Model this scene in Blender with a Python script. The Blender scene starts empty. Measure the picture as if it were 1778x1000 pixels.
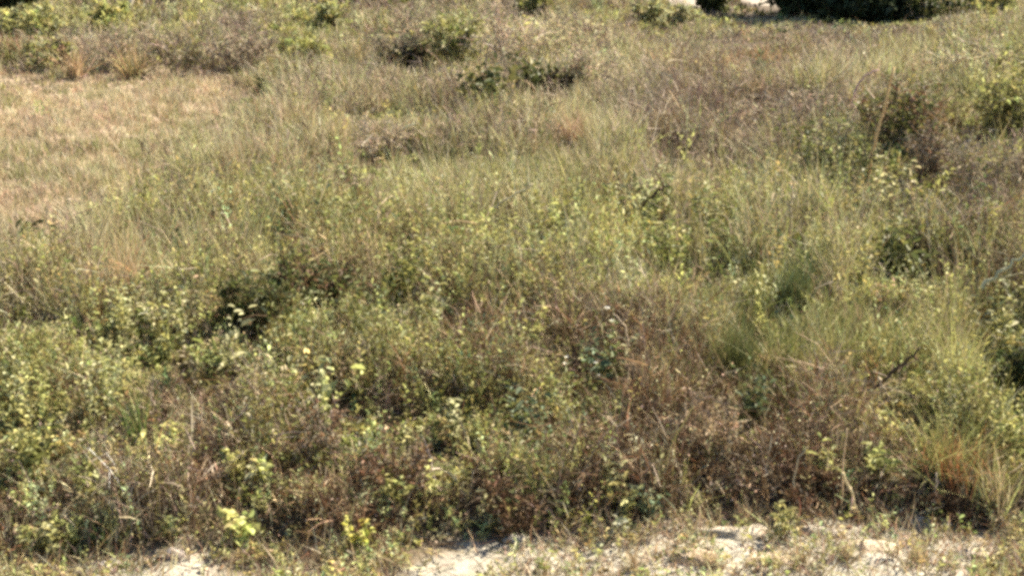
import bpy, math
import numpy as np
R = math.radians
rng = np.random.default_rng(11)
S = bpy.context.scene
COL = S.collection

# ------------------------------------------------------------------ camera model (also used to lay the field out)
CAM_H = 3.0
HF = math.tan(R(20.0))
PITCH = R(15.57)
W0, H0 = 1778.0, 1000.0
cp, sp = math.cos(PITCH), math.sin(PITCH)

# ------------------------------------------------------------------ noise
class VNoise:
    def __init__(self, seed):
        self.g = np.random.default_rng(seed).random((128, 128))
    def __call__(self, x, y):
        x = np.asarray(x, float); y = np.asarray(y, float)
        xi = np.floor(x).astype(int); yi = np.floor(y).astype(int)
        fx = x - xi; fy = y - yi
        fx = fx * fx * (3 - 2 * fx); fy = fy * fy * (3 - 2 * fy)
        g = self.g
        a = g[xi % 128, yi % 128]; b = g[(xi + 1) % 128, yi % 128]
        c = g[xi % 128, (yi + 1) % 128]; d = g[(xi + 1) % 128, (yi + 1) % 128]
        return (a * (1 - fx) + b * fx) * (1 - fy) + (c * (1 - fx) + d * fx) * fy
n1, n2, n3, n4, n5 = (VNoise(s) for s in (1, 2, 3, 4, 5))
def fbm(n, x, y, o=3):
    s = 0; a = 1; t = 0
    for k in range(o):
        s = s + a * n(x * 2 ** k + 7.3 * k, y * 2 ** k + 3.1 * k); t += a; a *= .5
    return s / t
def sstep(a, b, x):
    t = np.clip((np.asarray(x, float) - a) / (b - a), 0, 1)
    return t * t * (3 - 2 * t)

# edge of the growth against the pale verge, from the photograph (source pixels)
EDGE_X = [-900, 0, 160, 300, 450, 620, 850, 1000, 1200, 1500, 1650, 1778, 2700]
EDGE_Y = [980, 975, 962, 935, 932, 940, 915, 905, 893, 888, 893, 905, 920]

def raw_at(px, py, z=0.0):
    u = (px - W0 / 2) / (W0 / 2) * HF
    v = (H0 / 2 - py) / (W0 / 2) * HF
    dy = cp + v * sp; dz = -sp + v * cp
    t = (CAM_H - z) / -dz
    return u * t, dy * t
_ex, _ey = [], []
for a_, b_ in zip(EDGE_X, EDGE_Y):
    q = raw_at(a_, b_); _ex.append(q[0]); _ey.append(q[1])
def edge_y(x):
    return np.interp(x, _ex, _ey) + .10 * (n3(np.asarray(x, float) * 2.3, 4.0) - .5) + .06 * (n4(np.asarray(x, float) * 7, 4.0) - .5)

def terrain(x, y):
    x = np.asarray(x, float); y = np.asarray(y, float)
    e = y - edge_y(x)
    f = sstep(-2, 3, e)
    z = f * ((fbm(n1, x * .35, y * .35) - .5) * .28 + (fbm(n2, x * 1.7, y * 1.7) - .5) * .09)
    z = z + .10 * sstep(0.0, .25, e) - .03
    z = z + (1 - f) * (fbm(n3, x * 4, y * 4, 4) - .5) * .10
    z = z + .5 * sstep(1.2, 6, x) * sstep(8, 14, y) * (1 - sstep(24, 36, y))     # the right side of the lot lies a little higher
    return z * (1 - sstep(60, 90, y))

def at(px, py):
    z = 0.0
    for _ in range(5):
        x, y = raw_at(px, py, z); z = float(terrain(x, y))
    return x, y, z
def to_px(x, y, z):
    dx = x; dy = y; dz = z - CAM_H
    f = dy * cp - dz * sp
    up = dy * sp + dz * cp
    return W0 / 2 + dx / f / HF * W0 / 2, H0 / 2 - up / f / HF * W0 / 2
def mpp(x, y):                       # metres per source pixel
    return math.hypot(y, CAM_H) * 2 * HF / W0

def sink(px, py, k=.15):
    """the foot of a plant whose lower part is hidden by the growth in front of it"""
    x, y, z = at(px, py)
    return k / mpp(x, y) * float(1 - sstep(680, 820, py))

# ------------------------------------------------------------------ mesh helpers
class Bag:
    """collects quads with a colour on every vertex and links them as ONE mesh object"""
    def __init__(s): s.v = []; s.f = []; s.c = []; s.n = 0
    def add(s, v, f, c):
        v = np.asarray(v, np.float32).reshape(-1, 3); f = np.asarray(f, np.int32).reshape(-1, 4)
        c = np.asarray(c, np.float32).reshape(-1, 3)
        s.v.append(v); s.f.append(f + s.n); s.c.append(c); s.n += len(v)
    def build(s, name, mat, parent=None, smooth=False):
        v = np.concatenate(s.v); f = np.concatenate(s.f); c = np.concatenate(s.c)
        m = bpy.data.meshes.new(name)
        m.vertices.add(len(v)); m.vertices.foreach_set('co', v.ravel())
        m.loops.add(f.size); m.loops.foreach_set('vertex_index', f.ravel())
        m.polygons.add(len(f)); m.polygons.foreach_set('loop_start', np.arange(0, f.size, 4, dtype=np.int32))
        if smooth: m.polygons.foreach_set('use_smooth', np.ones(len(f), bool))
        m.update(calc_edges=True)
        a = m.color_attributes.new('Col', 'FLOAT_COLOR', 'POINT')
        a.data.foreach_set('color', np.concatenate([c, np.ones((len(c), 1), np.float32)], 1).ravel())
        m.materials.append(mat)
        o = bpy.data.objects.new(name, m); COL.objects.link(o)
        if parent is not None: o.parent = parent
        return o

def nrm(a): return a / np.maximum(np.linalg.norm(a, axis=-1, keepdims=True), 1e-9)

def ribbons(bag, p, d, b, L, w, c0, c1, K=2, taper=.9, twist=None):
    """N thin tapered strips: p + L*(d t + b t^2)"""
    N = len(p)
    if N == 0: return
    L = np.broadcast_to(L, N)[:, None]; w = np.broadcast_to(w, N)[:, None]
    r = rng.normal(size=(N, 3)) if twist is None else twist
    side = nrm(np.cross(d, r))
    vs = []; cs = []
    for k in range(K + 1):
        t = k / K
        q = p + L * (d * t + b * t * t)
        ww = w * (1 - taper * t ** 1.3) * .5
        vs += [q - side * ww, q + side * ww]
        cc = c0 * (1 - t) + c1 * t
        cs += [cc, cc]
    V = np.stack(vs, 1); C = np.stack(cs, 1)
    n = 2 * (K + 1)
    base = (np.arange(N) * n)[:, None]
    f = np.concatenate([np.stack([base[:, 0] + 2 * k, base[:, 0] + 2 * k + 1, base[:, 0] + 2 * k + 3, base[:, 0] + 2 * k + 2], 1) for k in range(K)])
    bag.add(V, f, C)

def leaves(bag, p, d, L, w, c, fold=.35, droop=.25):
    """N folded oval leaves (two quads each) at p pointing along d"""
    N = len(p)
    if N == 0: return
    L = np.broadcast_to(L, N)[:, None]; w = np.broadcast_to(w, N)[:, None]
    d = nrm(d)
    up = nrm(np.array([0, 0, 1.0]) + rng.normal(size=(N, 3)) * .45)
    s = nrm(np.cross(d, up)); u = np.cross(s, d)
    f_ = fold * w
    dr = -u * L * droop
    B = p; T = p + d * L + dr
    m1 = p + d * L * .33 + dr * .1; m2 = p + d * L * .7 + dr * .5
    V = np.stack([B, m1 - s * w * .46 + u * f_, m2 - s * w * .40 + u * f_, T, m2 + s * w * .40 + u * f_, m1 + s * w * .46 + u * f_], 1)
    C = np.repeat(c[:, None, :], 6, 1)
    b = (np.arange(N) * 6)
    f = np.concatenate([np.stack([b, b + 1, b + 2, b + 3], 1), np.stack([b, b + 3, b + 4, b + 5], 1)])
    bag.add(V, f, C)

def tube(bag, pts, r0, r1, c, sides=6, c1=None):
    pts = np.asarray(pts, float); n = len(pts)
    tan = nrm(np.gradient(pts, axis=0))
    ref = np.array([0.3, .9, .2])
    a = nrm(np.cross(tan, ref)); b = np.cross(tan, a)
    ang = np.arange(sides) / sides * 2 * math.pi
    rad = np.linspace(r0, r1, n)[:, None, None]
    V = pts[:, None] + rad * (a[:, None] * np.cos(ang)[None, :, None] + b[:, None] * np.sin(ang)[None, :, None])
    c = np.asarray(c, float); c1 = c if c1 is None else np.asarray(c1, float)
    C = c + (c1 - c) * np.linspace(0, 1, n)[:, None, None] * np.ones((1, sides, 1))
    f = [[k * sides + j, k * sides + (j + 1) % sides, (k + 1) * sides + (j + 1) % sides, (k + 1) * sides + j] for k in range(n - 1) for j in range(sides)]
    nv = n * sides
    # end caps
    V2 = np.concatenate([V.reshape(-1, 3), pts[:1], pts[-1:]])
    C2 = np.concatenate([C.reshape(-1, 3), C[0, :1], C[-1, :1]])
    for j in range(0, sides, 2):
        f.append([nv, (j + 2) % sides, (j + 1) % sides, j])
        o = (n - 1) * sides
        f.append([nv + 1, o + j, o + (j + 1) % sides, o + (j + 2) % sides])
    bag.add(V2, f, C2)

# ------------------------------------------------------------------ materials
def new_mat(name):
    m = bpy.data.materials.new(name); m.use_nodes = True
    nt = m.node_tree; nt.nodes.clear()
    return m, nt, nt.nodes, nt.links
def veg_mat(name, transl=.3, rough=.55, spec=.3, var=.25):
    m, nt, N, L = new_mat(name)
    out = N.new('ShaderNodeOutputMaterial'); mix = N.new('ShaderNodeMixShader')
    pb = N.new('ShaderNodeBsdfPrincipled'); tr = N.new('ShaderNodeBsdfTranslucent')
    at_ = N.new('ShaderNodeAttribute'); at_.attribute_name = 'Col'
    geo = N.new('ShaderNodeNewGeometry')
    no = N.new('ShaderNodeTexNoise'); no.inputs['Scale'].default_value = 60; no.inputs['Detail'].default_value = 2
    mr = N.new('ShaderNodeMapRange'); mr.inputs['From Min'].default_value = .3; mr.inputs['From Max'].default_value = .7
    mr.inputs['To Min'].default_value = 1 - var; mr.inputs['To Max'].default_value = 1 + var
    mul = N.new('ShaderNodeVectorMath'); mul.operation = 'SCALE'
    L.new(geo.outputs['Position'], no.inputs['Vector']); L.new(no.outputs['Fac'], mr.inputs['Value'])
    L.new(at_.outputs['Color'], mul.inputs[0]); L.new(mr.outputs['Result'], mul.inputs['Scale'])
    L.new(mul.outputs[0], pb.inputs['Base Color']); L.new(mul.outputs[0], tr.inputs['Color'])
    pb.inputs['Roughness'].default_value = rough; pb.inputs['Specular IOR Level'].default_value = spec
    mix.inputs['Fac'].default_value = transl
    L.new(pb.outputs[0], mix.inputs[1]); L.new(tr.outputs[0], mix.inputs[2]); L.new(mix.outputs[0], out.inputs['Surface'])
    return m
M_LEAF = veg_mat('leaf', .32, .55, .2)
M_GRASS = veg_mat('grass_blade', .25, .6, .3)
M_TWIG = veg_mat('dead_twig', .08, .8, .15)
M_WOOD = veg_mat('bark', 0.0, .85, .15)

def rock_mat(name, base, spread=.35):
    m, nt, N, L = new_mat(name)
    out = N.new('ShaderNodeOutputMaterial'); pb = N.new('ShaderNodeBsdfPrincipled')
    at_ = N.new('ShaderNodeAttribute'); at_.attribute_name = 'Col'
    geo = N.new('ShaderNodeNewGeometry')
    no = N.new('ShaderNodeTexNoise'); no.inputs['Scale'].default_value = 14; no.inputs['Detail'].default_value = 8; no.inputs['Roughness'].default_value = .7
    mr = N.new('ShaderNodeMapRange'); mr.inputs['From Min'].default_value = .3; mr.inputs['From Max'].default_value = .7
    mr.inputs['To Min'].default_value = 1 - spread; mr.inputs['To Max'].default_value = 1 + spread
    mul = N.new('ShaderNodeVectorMath'); mul.operation = 'SCALE'
    bp = N.new('ShaderNodeBump'); bp.inputs['Strength'].default_value = .9; bp.inputs['Distance'].default_value = .03
    L.new(geo.outputs['Position'], no.inputs['Vector']); L.new(no.outputs['Fac'], mr.inputs['Value'])
    L.new(at_.outputs['Color'], mul.inputs[0]); L.new(mr.outputs['Result'], mul.inputs['Scale'])
    L.new(mul.outputs[0], pb.inputs['Base Color']); L.new(no.outputs['Fac'], bp.inputs['Height']); L.new(bp.outputs[0], pb.inputs['Normal'])
    pb.inputs['Roughness'].default_value = .9; pb.inputs['Specular IOR Level'].default_value = .15
    L.new(pb.outputs[0], out.inputs['Surface'])
    return m
M_GROUND = rock_mat('soil', None, .4)
M_STONE = rock_mat('stone', None, .25)

# ------------------------------------------------------------------ colours (linear)
A = np.array
C_STRAW = A([.50, .43, .26]); C_TAN = A([.43, .32, .195]); C_GREY = A([.33, .27, .195]); C_BROWN = A([.19, .118, .066])
C_RUST = A([.31, .18, .095]); C_ORANGE = A([.42, .29, .16]); C_OLIVE = A([.285, .27, .095]); C_GREEN = A([.14, .155, .05])
C_YG = A([.375, .365, .14]); C_DARK = A([.058, .07, .028]); C_SAGE = A([.38, .37, .20]); C_PALE = A([.52, .45, .29]); C_BLUEG = A([.10, .14, .075])
def jit(c, n, amt=.25, hue=.10):
    c = np.asarray(c, float)
    k = np.exp(rng.normal(0, amt, (n, 1)))
    h = 1 + rng.normal(0, hue, (n, 3))
    return np.clip(c * k * h, .004, .72)

# ------------------------------------------------------------------ zones of the field, in the photograph's pixels of where each plant stands
# blob: cx, cy, rx, ry, weights for (straw, tan-short, olive grass, yellow-green leaf, dark leaf, grey twig, brown twig, rust)
CATS = ['straw', 'short', 'olive', 'yg', 'dark', 'grey', 'brown', 'rust']
BL = [
    (1080, 230, 330, 90, dict(grey=.7, straw=.4)), (620, 250, 260, 80, dict(grey=.5, straw=.3)), (540, 60, 70, 50, dict(yg=1.2)), (130, 25, 170, 28, dict(yg=1.6, straw=.5)), (300, 75, 260, 40, dict(grey=1.4)), (30, 80, 60, 30, dict(yg=.6, rust=.4)),
    (720, 50, 70, 45, dict(grey=2)), (800, 60, 60, 45, dict(olive=1.5, yg=.8)), (870, 80, 60, 40, dict(grey=2, straw=.5)), (1000, 90, 80, 50, dict(grey=1.5, straw=1)),
    (1120, 40, 110, 40, dict(yg=.8, grey=.6)), (1300, 95, 130, 25, dict(rust=.9, straw=.7)), (1250, 190, 190, 60, dict(grey=1.5)), (1430, 190, 120, 60, dict(grey=1.5)),
    (1560, 240, 140, 70, dict(dark=1, yg=.6)), (1720, 170, 80, 60, dict(yg=2)), (1700, 270, 90, 50, dict(brown=1.5, grey=.6)), (1720, 60, 90, 50, dict(straw=1, yg=.6, grey=.5)),
    (620, 210, 170, 80, dict(grey=1.6, straw=.4)), (780, 210, 120, 60, dict(grey=.6, yg=.4)), (1000, 230, 60, 40, dict(rust=.6, straw=.4)), (850, 300, 240, 40, dict(straw=.6, olive=.5)),
    (330, 270, 130, 60, dict(grey=.8, rust=.25, straw=.3)), (480, 330, 200, 60, dict(yg=.8, olive=.8)), (200, 440, 150, 55, dict(rust=.5, straw=1.2)), (90, 360, 130, 50, dict(straw=1)),
    (900, 410, 170, 50, dict(yg=1.1, straw=.3)), (1150, 390, 120, 55, dict(yg=1.0, dark=.2)), (1450, 450, 110, 60, dict(straw=1.4, yg=.6, rust=.2)), (1600, 440, 120, 60, dict(yg=.7, dark=.6, brown=.5)),
    (1680, 500, 90, 60, dict(grey=.7, brown=.4)), (150, 570, 260, 100, dict(yg=.8, straw=.8, olive=.4)), (110, 760, 230, 140, dict(yg=1.1, olive=.8, straw=.3, dark=.3)), (640, 480, 120, 80, dict(olive=1.2, dark=.3)),
    (820, 540, 170, 60, dict(yg=.6, brown=.5, olive=.4)), (740, 640, 220, 80, dict(brown=1.3, dark=.15, olive=.5, straw=.3)), (1040, 650, 130, 70, dict(dark=.35, olive=.5, grey=.4, brown=.4)), (1300, 560, 150, 70, dict(dark=.4, olive=1.5, straw=.4)),
    (1640, 620, 110, 110, dict(yg=.9, straw=1.0)), (700, 780, 330, 120, dict(brown=2.0, grey=.3)), (1280, 770, 240, 120, dict(brown=2.2, grey=.5)), (980, 850, 170, 60, dict(brown=1.2)),
    (1640, 760, 150, 60, dict(olive=1.3, yg=.4)), (1640, 835, 110, 34, dict(rust=1.5)), (470, 690, 120, 80, dict(yg=.7, straw=.4, brown=.6)), (560, 520, 120, 60, dict(brown=1.1)), (1130, 560, 130, 60, dict(grey=.9, brown=.4)),
]
def zone_weights(px, py):
    n = len(px); w = {c: np.full(n, .02) for c in CATS}
    far = 1 - sstep(250, 420, py); front = sstep(560, 680, py); mid = (1 - far) * (1 - front)
    for c, a, b, d in (('straw', .50, .46, .34), ('olive', .28, .30, .20), ('yg', .09, .25, .18), ('grey', .50, .38, .22), ('brown', .02, .20, .58), ('rust', .03, .05, .10), ('dark', .03, .05, .05)):
        w[c] = w[c] + a * far + b * mid + d * front
    for cx, cy, rx, ry, ws in BL:
        g = np.exp(-(((px - cx) / rx) ** 2 + ((py - cy) / ry) ** 2))
        for c, k in ws.items(): w[c] = w[c] + k * g
    s = short_mask(px, py)
    for c in CATS: w[c] = w[c] * (1 - .95 * s)
    w['short'] = w['short'] + 3 * s
    return w
def short_mask(px, py):
    """the mown-looking dry patch on the left"""
    top = 128 + 8 * np.sin(px / 60.0)
    right = np.interp(py, [120, 150, 180, 230, 300, 345, 420], [430, 490, 470, 390, 280, 190, 40]) + 60 * (n3(px / 70.0, py / 30.0) - .5)
    return sstep(top - 12, top + 14, py) * (1 - sstep(right - 110, right + 70, px)) * (1 - sstep(370, 450, py))

# ------------------------------------------------------------------ ground
def bald_at(x, y):
    px = to_px(x, np.maximum(y, 3), 0)[0]
    k = np.interp(px, [-200, 0, 90, 190, 380, 480, 800, 900, 1080, 1640, 1778, 2000], [.0, .15, .42, .85, .8, .45, .5, .75, 1.02, .98, .5, .3])
    return sstep(.30, .62, k * .62 + .75 * (fbm(n4, x * 3.1, y * 4.2) - .42))
def build_ground():
    def axis(lo, hi, parts):
        return np.unique(np.concatenate([np.linspace(a, b, n) for a, b, n in parts]))
    xs = axis(0, 0, [(-600, -60, 12), (-60, -20, 30), (-20, -5, 76), (-5, 5, 170), (5, 20, 76), (20, 60, 30), (60, 600, 12)])
    ys = axis(0, 0, [(-30, 3, 12), (3, 10, 160), (10, 22, 110), (22, 60, 110), (60, 110, 20), (110, 900, 12)])
    X, Y = np.meshgrid(xs, ys, indexing='ij')
    Z = terrain(X, Y)
    px, py = to_px(X, np.maximum(Y, 1), Z)
    c = np.ones(X.shape + (3,)) * A([.075, .055, .034])  # soil coloured darker than its dirt to deepen the shade between plants
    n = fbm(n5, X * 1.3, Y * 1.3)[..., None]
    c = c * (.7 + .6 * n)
    s = short_mask(px, py)[..., None] * (Y[..., None] > 8)
    c = c * (1 - s) + s * A([.29, .22, .15])
    e = sstep(.1, -.12, Y - edge_y(X))[..., None] if False else (1 - sstep(-.14, .08, Y - edge_y(X)))[..., None]
    bald = bald_at(X, Y)[..., None]
    c = c * (1 - e) + e * (A([.15, .115, .075]) * (1 - bald) + bald * A([.36, .33, .27]))
    far = np.zeros(X.shape)
    for sx, sy, rx, ry in ((1330, -2, 46, 13), (1186, 2, 34, 11), (1060, -8, 60, 10)):
        gx, gy = raw_at(sx, sy)[0], raw_at(sx, sy)[1]
        far = np.maximum(far, 1 - sstep(.75, 1.1, np.hypot((X - gx) / (rx * .024), (Y - gy) / (ry * .32)) + .3 * (fbm(n3, X * 2, Y * .7) - .5)))
    far = far[..., None]
    c = c * (1 - far) + far * A([.31, .265, .21])
    nx, ny = len(xs), len(ys)
    i = np.arange(nx * ny).reshape(nx, ny)
    f = np.stack([i[:-1, :-1], i[1:, :-1], i[1:, 1:], i[:-1, 1:]], -1).reshape(-1, 4)
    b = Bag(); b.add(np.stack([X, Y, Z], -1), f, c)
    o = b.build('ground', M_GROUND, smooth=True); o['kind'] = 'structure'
    o['label'] = 'dry brown soil of the overgrown lot with a pale bare verge'
build_ground()

# ------------------------------------------------------------------ generators of growth (used for the mass and for single plants)
def up_dirs(n, tilt, bias=None):
    az = rng.random(n) * 2 * math.pi
    t = np.abs(rng.normal(0, tilt, n))
    d = np.stack([np.sin(t) * np.cos(az), np.sin(t) * np.sin(az), np.cos(t)], 1)
    if bias is not None: d = d + bias
    return nrm(d)
def bend(n, amt, drop):
    az = rng.random(n) * 2 * math.pi; k = amt * (.3 + rng.random(n))
    return np.stack([k * np.cos(az), k * np.sin(az), -drop * rng.random(n)], 1)

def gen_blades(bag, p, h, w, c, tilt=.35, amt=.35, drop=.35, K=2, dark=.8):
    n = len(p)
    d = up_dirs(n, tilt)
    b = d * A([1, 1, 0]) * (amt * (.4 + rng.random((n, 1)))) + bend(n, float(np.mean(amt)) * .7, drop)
    ribbons(bag, p, d, b, h, w, c * dark, c, K)  # blade base coloured darker than the tip to deepen shade low down

def gen_leafy(stem_bag, leaf_bag, p, h, px_m, nl, ll, lw, cl, cs, tilt=.3, spread=.25, el=.45):
    """stems at p, each with nl leaves up the stem"""
    n = len(p)
    d = up_dirs(n, tilt); b = bend(n, spread, .15)
    h = np.broadcast_to(h, n)
    ribbons(stem_bag, p, d, b, h, np.maximum(.0035, px_m * .7), cs * .8, cs, 2, .6)
    t = (np.arange(nl)[None] + .4 + .5 * rng.random((n, nl))) / nl
    t = .18 + .82 * t
    q = p[:, None] + h[:, None, None] * (d[:, None] * t[..., None] + b[:, None] * (t ** 2)[..., None])
    az = np.arange(nl)[None] * 2.4 + rng.random((n, 1)) * 6.28 + rng.normal(0, .4, (n, nl))
    e = el + rng.normal(0, .35, (n, nl))
    ld = np.stack([np.cos(az) * np.cos(e), np.sin(az) * np.cos(e), np.sin(e)], -1)
    s = (1.1 - .45 * t) * np.exp(rng.normal(0, .22, (n, nl)))
    LL = (np.broadcast_to(ll, n)[:, None] * s).ravel(); LW = (np.broadcast_to(lw, n)[:, None] * s).ravel()
    cc = np.repeat(cl, nl, 0) * np.exp(rng.normal(0, .18, (n * nl, 1)))
    leaves(leaf_bag, q.reshape(-1, 3), ld.reshape(-1, 3), LL, LW, cc)

def gen_twigs(bag, p, h, w, c, nb=5, tilt=.5, curve=.45):
    """dead branching stems: a main twig and side twigs"""
    n = len(p)
    d = up_dirs(n, tilt); b = bend(n, curve, .35)
    h = np.broadcast_to(h, n); w = np.broadcast_to(w, n)
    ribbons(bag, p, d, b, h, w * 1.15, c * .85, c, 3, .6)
    t = .2 + .75 * rng.random((n, nb))
    q = p[:, None] + h[:, None, None] * (d[:, None] * t[..., None] + b[:, None] * (t ** 2)[..., None])
    sd = nrm(np.repeat(d[:, None], nb, 1) * .55 + rng.normal(0, .55, (n, nb, 3)))
    m = n * nb
    ribbons(bag, q.reshape(-1, 3), sd.reshape(-1, 3), bend(m, curve * .8, .45), np.repeat(h, nb) * (.22 + .35 * rng.random(m)), np.repeat(w, nb) * .85,
            np.repeat(c, nb, 0), np.repeat(c, nb, 0) * np.exp(rng.normal(0, .2, (m, 1))), 2, .7)

# ------------------------------------------------------------------ the uncountable growth of the lot
def mass():
    N = 60000
    d = np.exp(math.log(5.6) + math.log(52 / 5.6) * rng.random(N) ** .93)
    x = rng.uniform(-1, 1, N) * (HF * 1.22 * np.hypot(d, 3) + .9)
    y = d
    e = y - edge_y(x)
    keep = e > 0
    # bare sunlit sand and the tree's feet stay open
    for sx, sy, rx, ry in ((1330, -2, 46, 13), (1186, 2, 34, 11), (1060, -8, 60, 10)):
        gx, gy = raw_at(sx, sy)[0], raw_at(sx, sy)[1]
        keep &= ~((np.abs(x - gx) < rx * .024) & (y < gy + ry * .4) & (y > gy - ry * .4 - .6))
    x, y, e = x[keep], y[keep], e[keep]
    z = terrain(x, y)
    px, py = to_px(x, y, z + .18)
    w = zone_weights(px, py)
    Wm = np.stack([w[c] for c in CATS], 1)
    edge = 1 - sstep(.25, .8, e)
    Wm[:, CATS.index('brown')] += 1.5 * edge; Wm[:, CATS.index('yg')] *= 1 - .3 * edge
    # patchiness so that kinds stand in clumps
    for k in range(len(CATS)):
        Wm[:, k] *= (.25 + 1.6 * sstep(.3, .7, n5(x * 1.1 + 17 * k, y * .8 + 31 * k))) * (.3 + 1.6 * sstep(.3, .7, n1(x * .38 + 11 * k, y * .25 + 23 * k)))
    Wm /= Wm.sum(1, keepdims=True)
    cum = np.cumsum(Wm, 1)
    cat = (rng.random(len(x))[:, None] > cum).sum(1)
    pm = np.hypot(y, 3) * 2 * HF / 1024               # metres per rendered pixel
    dist = np.hypot(y, 3)
    nf = 1 - sstep(9, 20, dist)                       # 1 near, 0 far
    fr = np.where(y < 13, 2.4, 1.1)
    clump = np.where(rng.random(len(x)) < sstep(9, 17, y), n4(x * 1.0, y * .8), .6 * n4(x * 2.3, y * 2.0) + .4 * n2(x * 5, y * 4))
    base_h = .10 + .52 * sstep(.18, .85, clump)
    base_h *= .6 + .4 * sstep(0, .12, e)
    base_h = np.maximum(base_h, (.26 + .22 * n3(x * 1.6, y * 1.6)) * (1 - sstep(.5, 1.3, e)) * sstep(0, .08, e))
    base_h *= .8 + .25 * sstep(7, 12, y)
    shade = np.exp(-(((px - 1430) / 245) ** 4 + ((py - 14) / 40) ** 4))
    base_h *= 1 - .85 * shade
    base_h *= 1 - .4 * np.exp(-(((px - 1425) / 300) ** 4 + ((py - 66) / 26) ** 2))
    sm = short_mask(px, py + 26) + short_mask(px - 10, py - 20)
    base_h *= 1 - .5 * np.clip(sm, 0, 1)
    hollow = sstep(.30, .42, fbm(n2, x * 2.6 + 9, y * 2.2) + .16 * sstep(1.5, 6, e) + .12 * sstep(8, 14, e))
    base_h *= .32 + .68 * hollow
    # the growth gives way round the single plants
    F = np.array(FOOT); sup = np.ones(len(x))
    for fx_, fy_, fw, fh in F:
        near = (np.abs(x - fx_) < fw + .5) & (np.abs(y - fy_) < fw + 2.0)
        dx_ = (x[near] - fx_) / (fw * .9 + .05); dy_ = y[near] - fy_
        front = np.where(dy_ < 0, -dy_ / (fw * .6 + fh * .9 + .1), dy_ / (fw + .02))
        sup[near] = np.minimum(sup[near], .38 + .62 * sstep(.7, 1.25, np.hypot(dx_, front)))
    base_h *= sup
    P = np.stack([x, y, z - .01], 1)
    bags = {k: Bag() for k in ('dry_grass', 'green_grass', 'weeds', 'dead_brush')}
    def pick(c): return np.where(cat == CATS.index(c))[0]
    def rep(i, k, r):
        p = np.repeat(P[i], k, 0); n = len(p)
        a = rng.random(n) * 6.28; rr = np.sqrt(rng.random(n)) * np.repeat(np.maximum(r, pm[i] * 3), k)
        p[:, 0] += np.cos(a) * rr; p[:, 1] += np.sin(a) * rr
        return p
    # straw
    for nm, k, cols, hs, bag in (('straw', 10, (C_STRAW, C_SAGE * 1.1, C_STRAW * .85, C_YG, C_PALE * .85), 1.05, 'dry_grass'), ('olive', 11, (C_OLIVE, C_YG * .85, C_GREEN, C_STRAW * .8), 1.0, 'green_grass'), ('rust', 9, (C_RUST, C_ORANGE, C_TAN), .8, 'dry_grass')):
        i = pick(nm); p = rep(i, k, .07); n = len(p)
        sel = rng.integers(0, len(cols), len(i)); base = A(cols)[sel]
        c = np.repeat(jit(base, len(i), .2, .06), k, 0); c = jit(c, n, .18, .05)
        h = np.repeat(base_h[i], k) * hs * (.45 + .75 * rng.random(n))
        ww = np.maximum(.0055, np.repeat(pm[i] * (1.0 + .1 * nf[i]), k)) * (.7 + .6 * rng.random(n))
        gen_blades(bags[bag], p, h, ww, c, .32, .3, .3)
    # short dry turf
    i = pick('short'); k = 12; p = rep(i, k, .12); n = len(p)
    cols = A((C_STRAW, C_TAN * 1.1, C_PALE * .95, A([.50, .36, .245]), C_GREY * 1.15, C_SAGE * .8, C_OLIVE * .8)); grn = sstep(.45, .62, fbm(n2, x[i] * .35, y[i] * .8))
    sel = np.where(rng.random(len(i)) < .16 + .34 * grn, np.where(rng.random(len(i)) < .5, 5, 6), rng.integers(0, 5, len(i)))
    c = jit(np.repeat(jit(cols[sel], len(i), .15, .05), k, 0), n, .15, .04)
    ww = np.maximum(.005, np.repeat(pm[i], k) * .9)
    gen_blades(bags['dry_grass'], p, (.06 + .15 * rng.random(n)) * (.5 + np.repeat(n2(x[i] * 1.5, y[i] * 1.2), k)), ww, c, .6, .3, .3)
    # leafy weeds
    for nm, cols, ns, nl in (('yg', (C_YG, C_YG * .85, C_OLIVE, C_SAGE, C_OLIVE * .9, C_SAGE * .75), 4, 8), ('dark', (C_GREEN, C_DARK * 1.6, C_BLUEG, C_OLIVE * .8), 3, 8)):
        i = pick(nm); p = rep(i, ns, .08); n = len(p)
        sel = rng.integers(0, len(cols), len(i))
        c = np.repeat(jit(A(cols)[sel], len(i), .26, .08), ns, 0); c = jit(c, n, .15, .04)
        h = np.repeat(base_h[i], ns) * (.6 + .6 * rng.random(n))
        q = np.repeat(pm[i], ns)
        ll = np.maximum(.034, q * (3.8 + 2.3 * np.repeat(nf[i], ns))) * (.75 + .6 * rng.random(n))
        gen_leafy(bags['weeds'], bags['weeds'], p, h, q, nl, ll, ll * (.27 + .22 * rng.random(n)), c, jit(C_OLIVE * .8, n), .24, .2, .75)
    # dead brush
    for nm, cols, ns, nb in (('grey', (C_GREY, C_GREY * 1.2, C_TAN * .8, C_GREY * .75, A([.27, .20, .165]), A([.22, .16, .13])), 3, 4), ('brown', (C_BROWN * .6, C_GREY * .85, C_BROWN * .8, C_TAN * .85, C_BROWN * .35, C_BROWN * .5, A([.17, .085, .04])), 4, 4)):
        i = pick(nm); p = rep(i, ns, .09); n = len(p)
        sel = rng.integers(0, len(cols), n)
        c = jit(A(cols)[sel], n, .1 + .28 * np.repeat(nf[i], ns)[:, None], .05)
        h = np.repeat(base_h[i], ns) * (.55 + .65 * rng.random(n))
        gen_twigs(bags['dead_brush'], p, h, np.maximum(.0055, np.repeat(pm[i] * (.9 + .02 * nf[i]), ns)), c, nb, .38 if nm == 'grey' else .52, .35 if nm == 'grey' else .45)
        # withered small leaves still on them
        m = len(p); q = p + up_dirs(m, .4) * h[:, None] * (.4 + .5 * rng.random((m, 1)))
        ll = np.maximum(.018, np.repeat(pm[i], ns) * 2.2)
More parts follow.
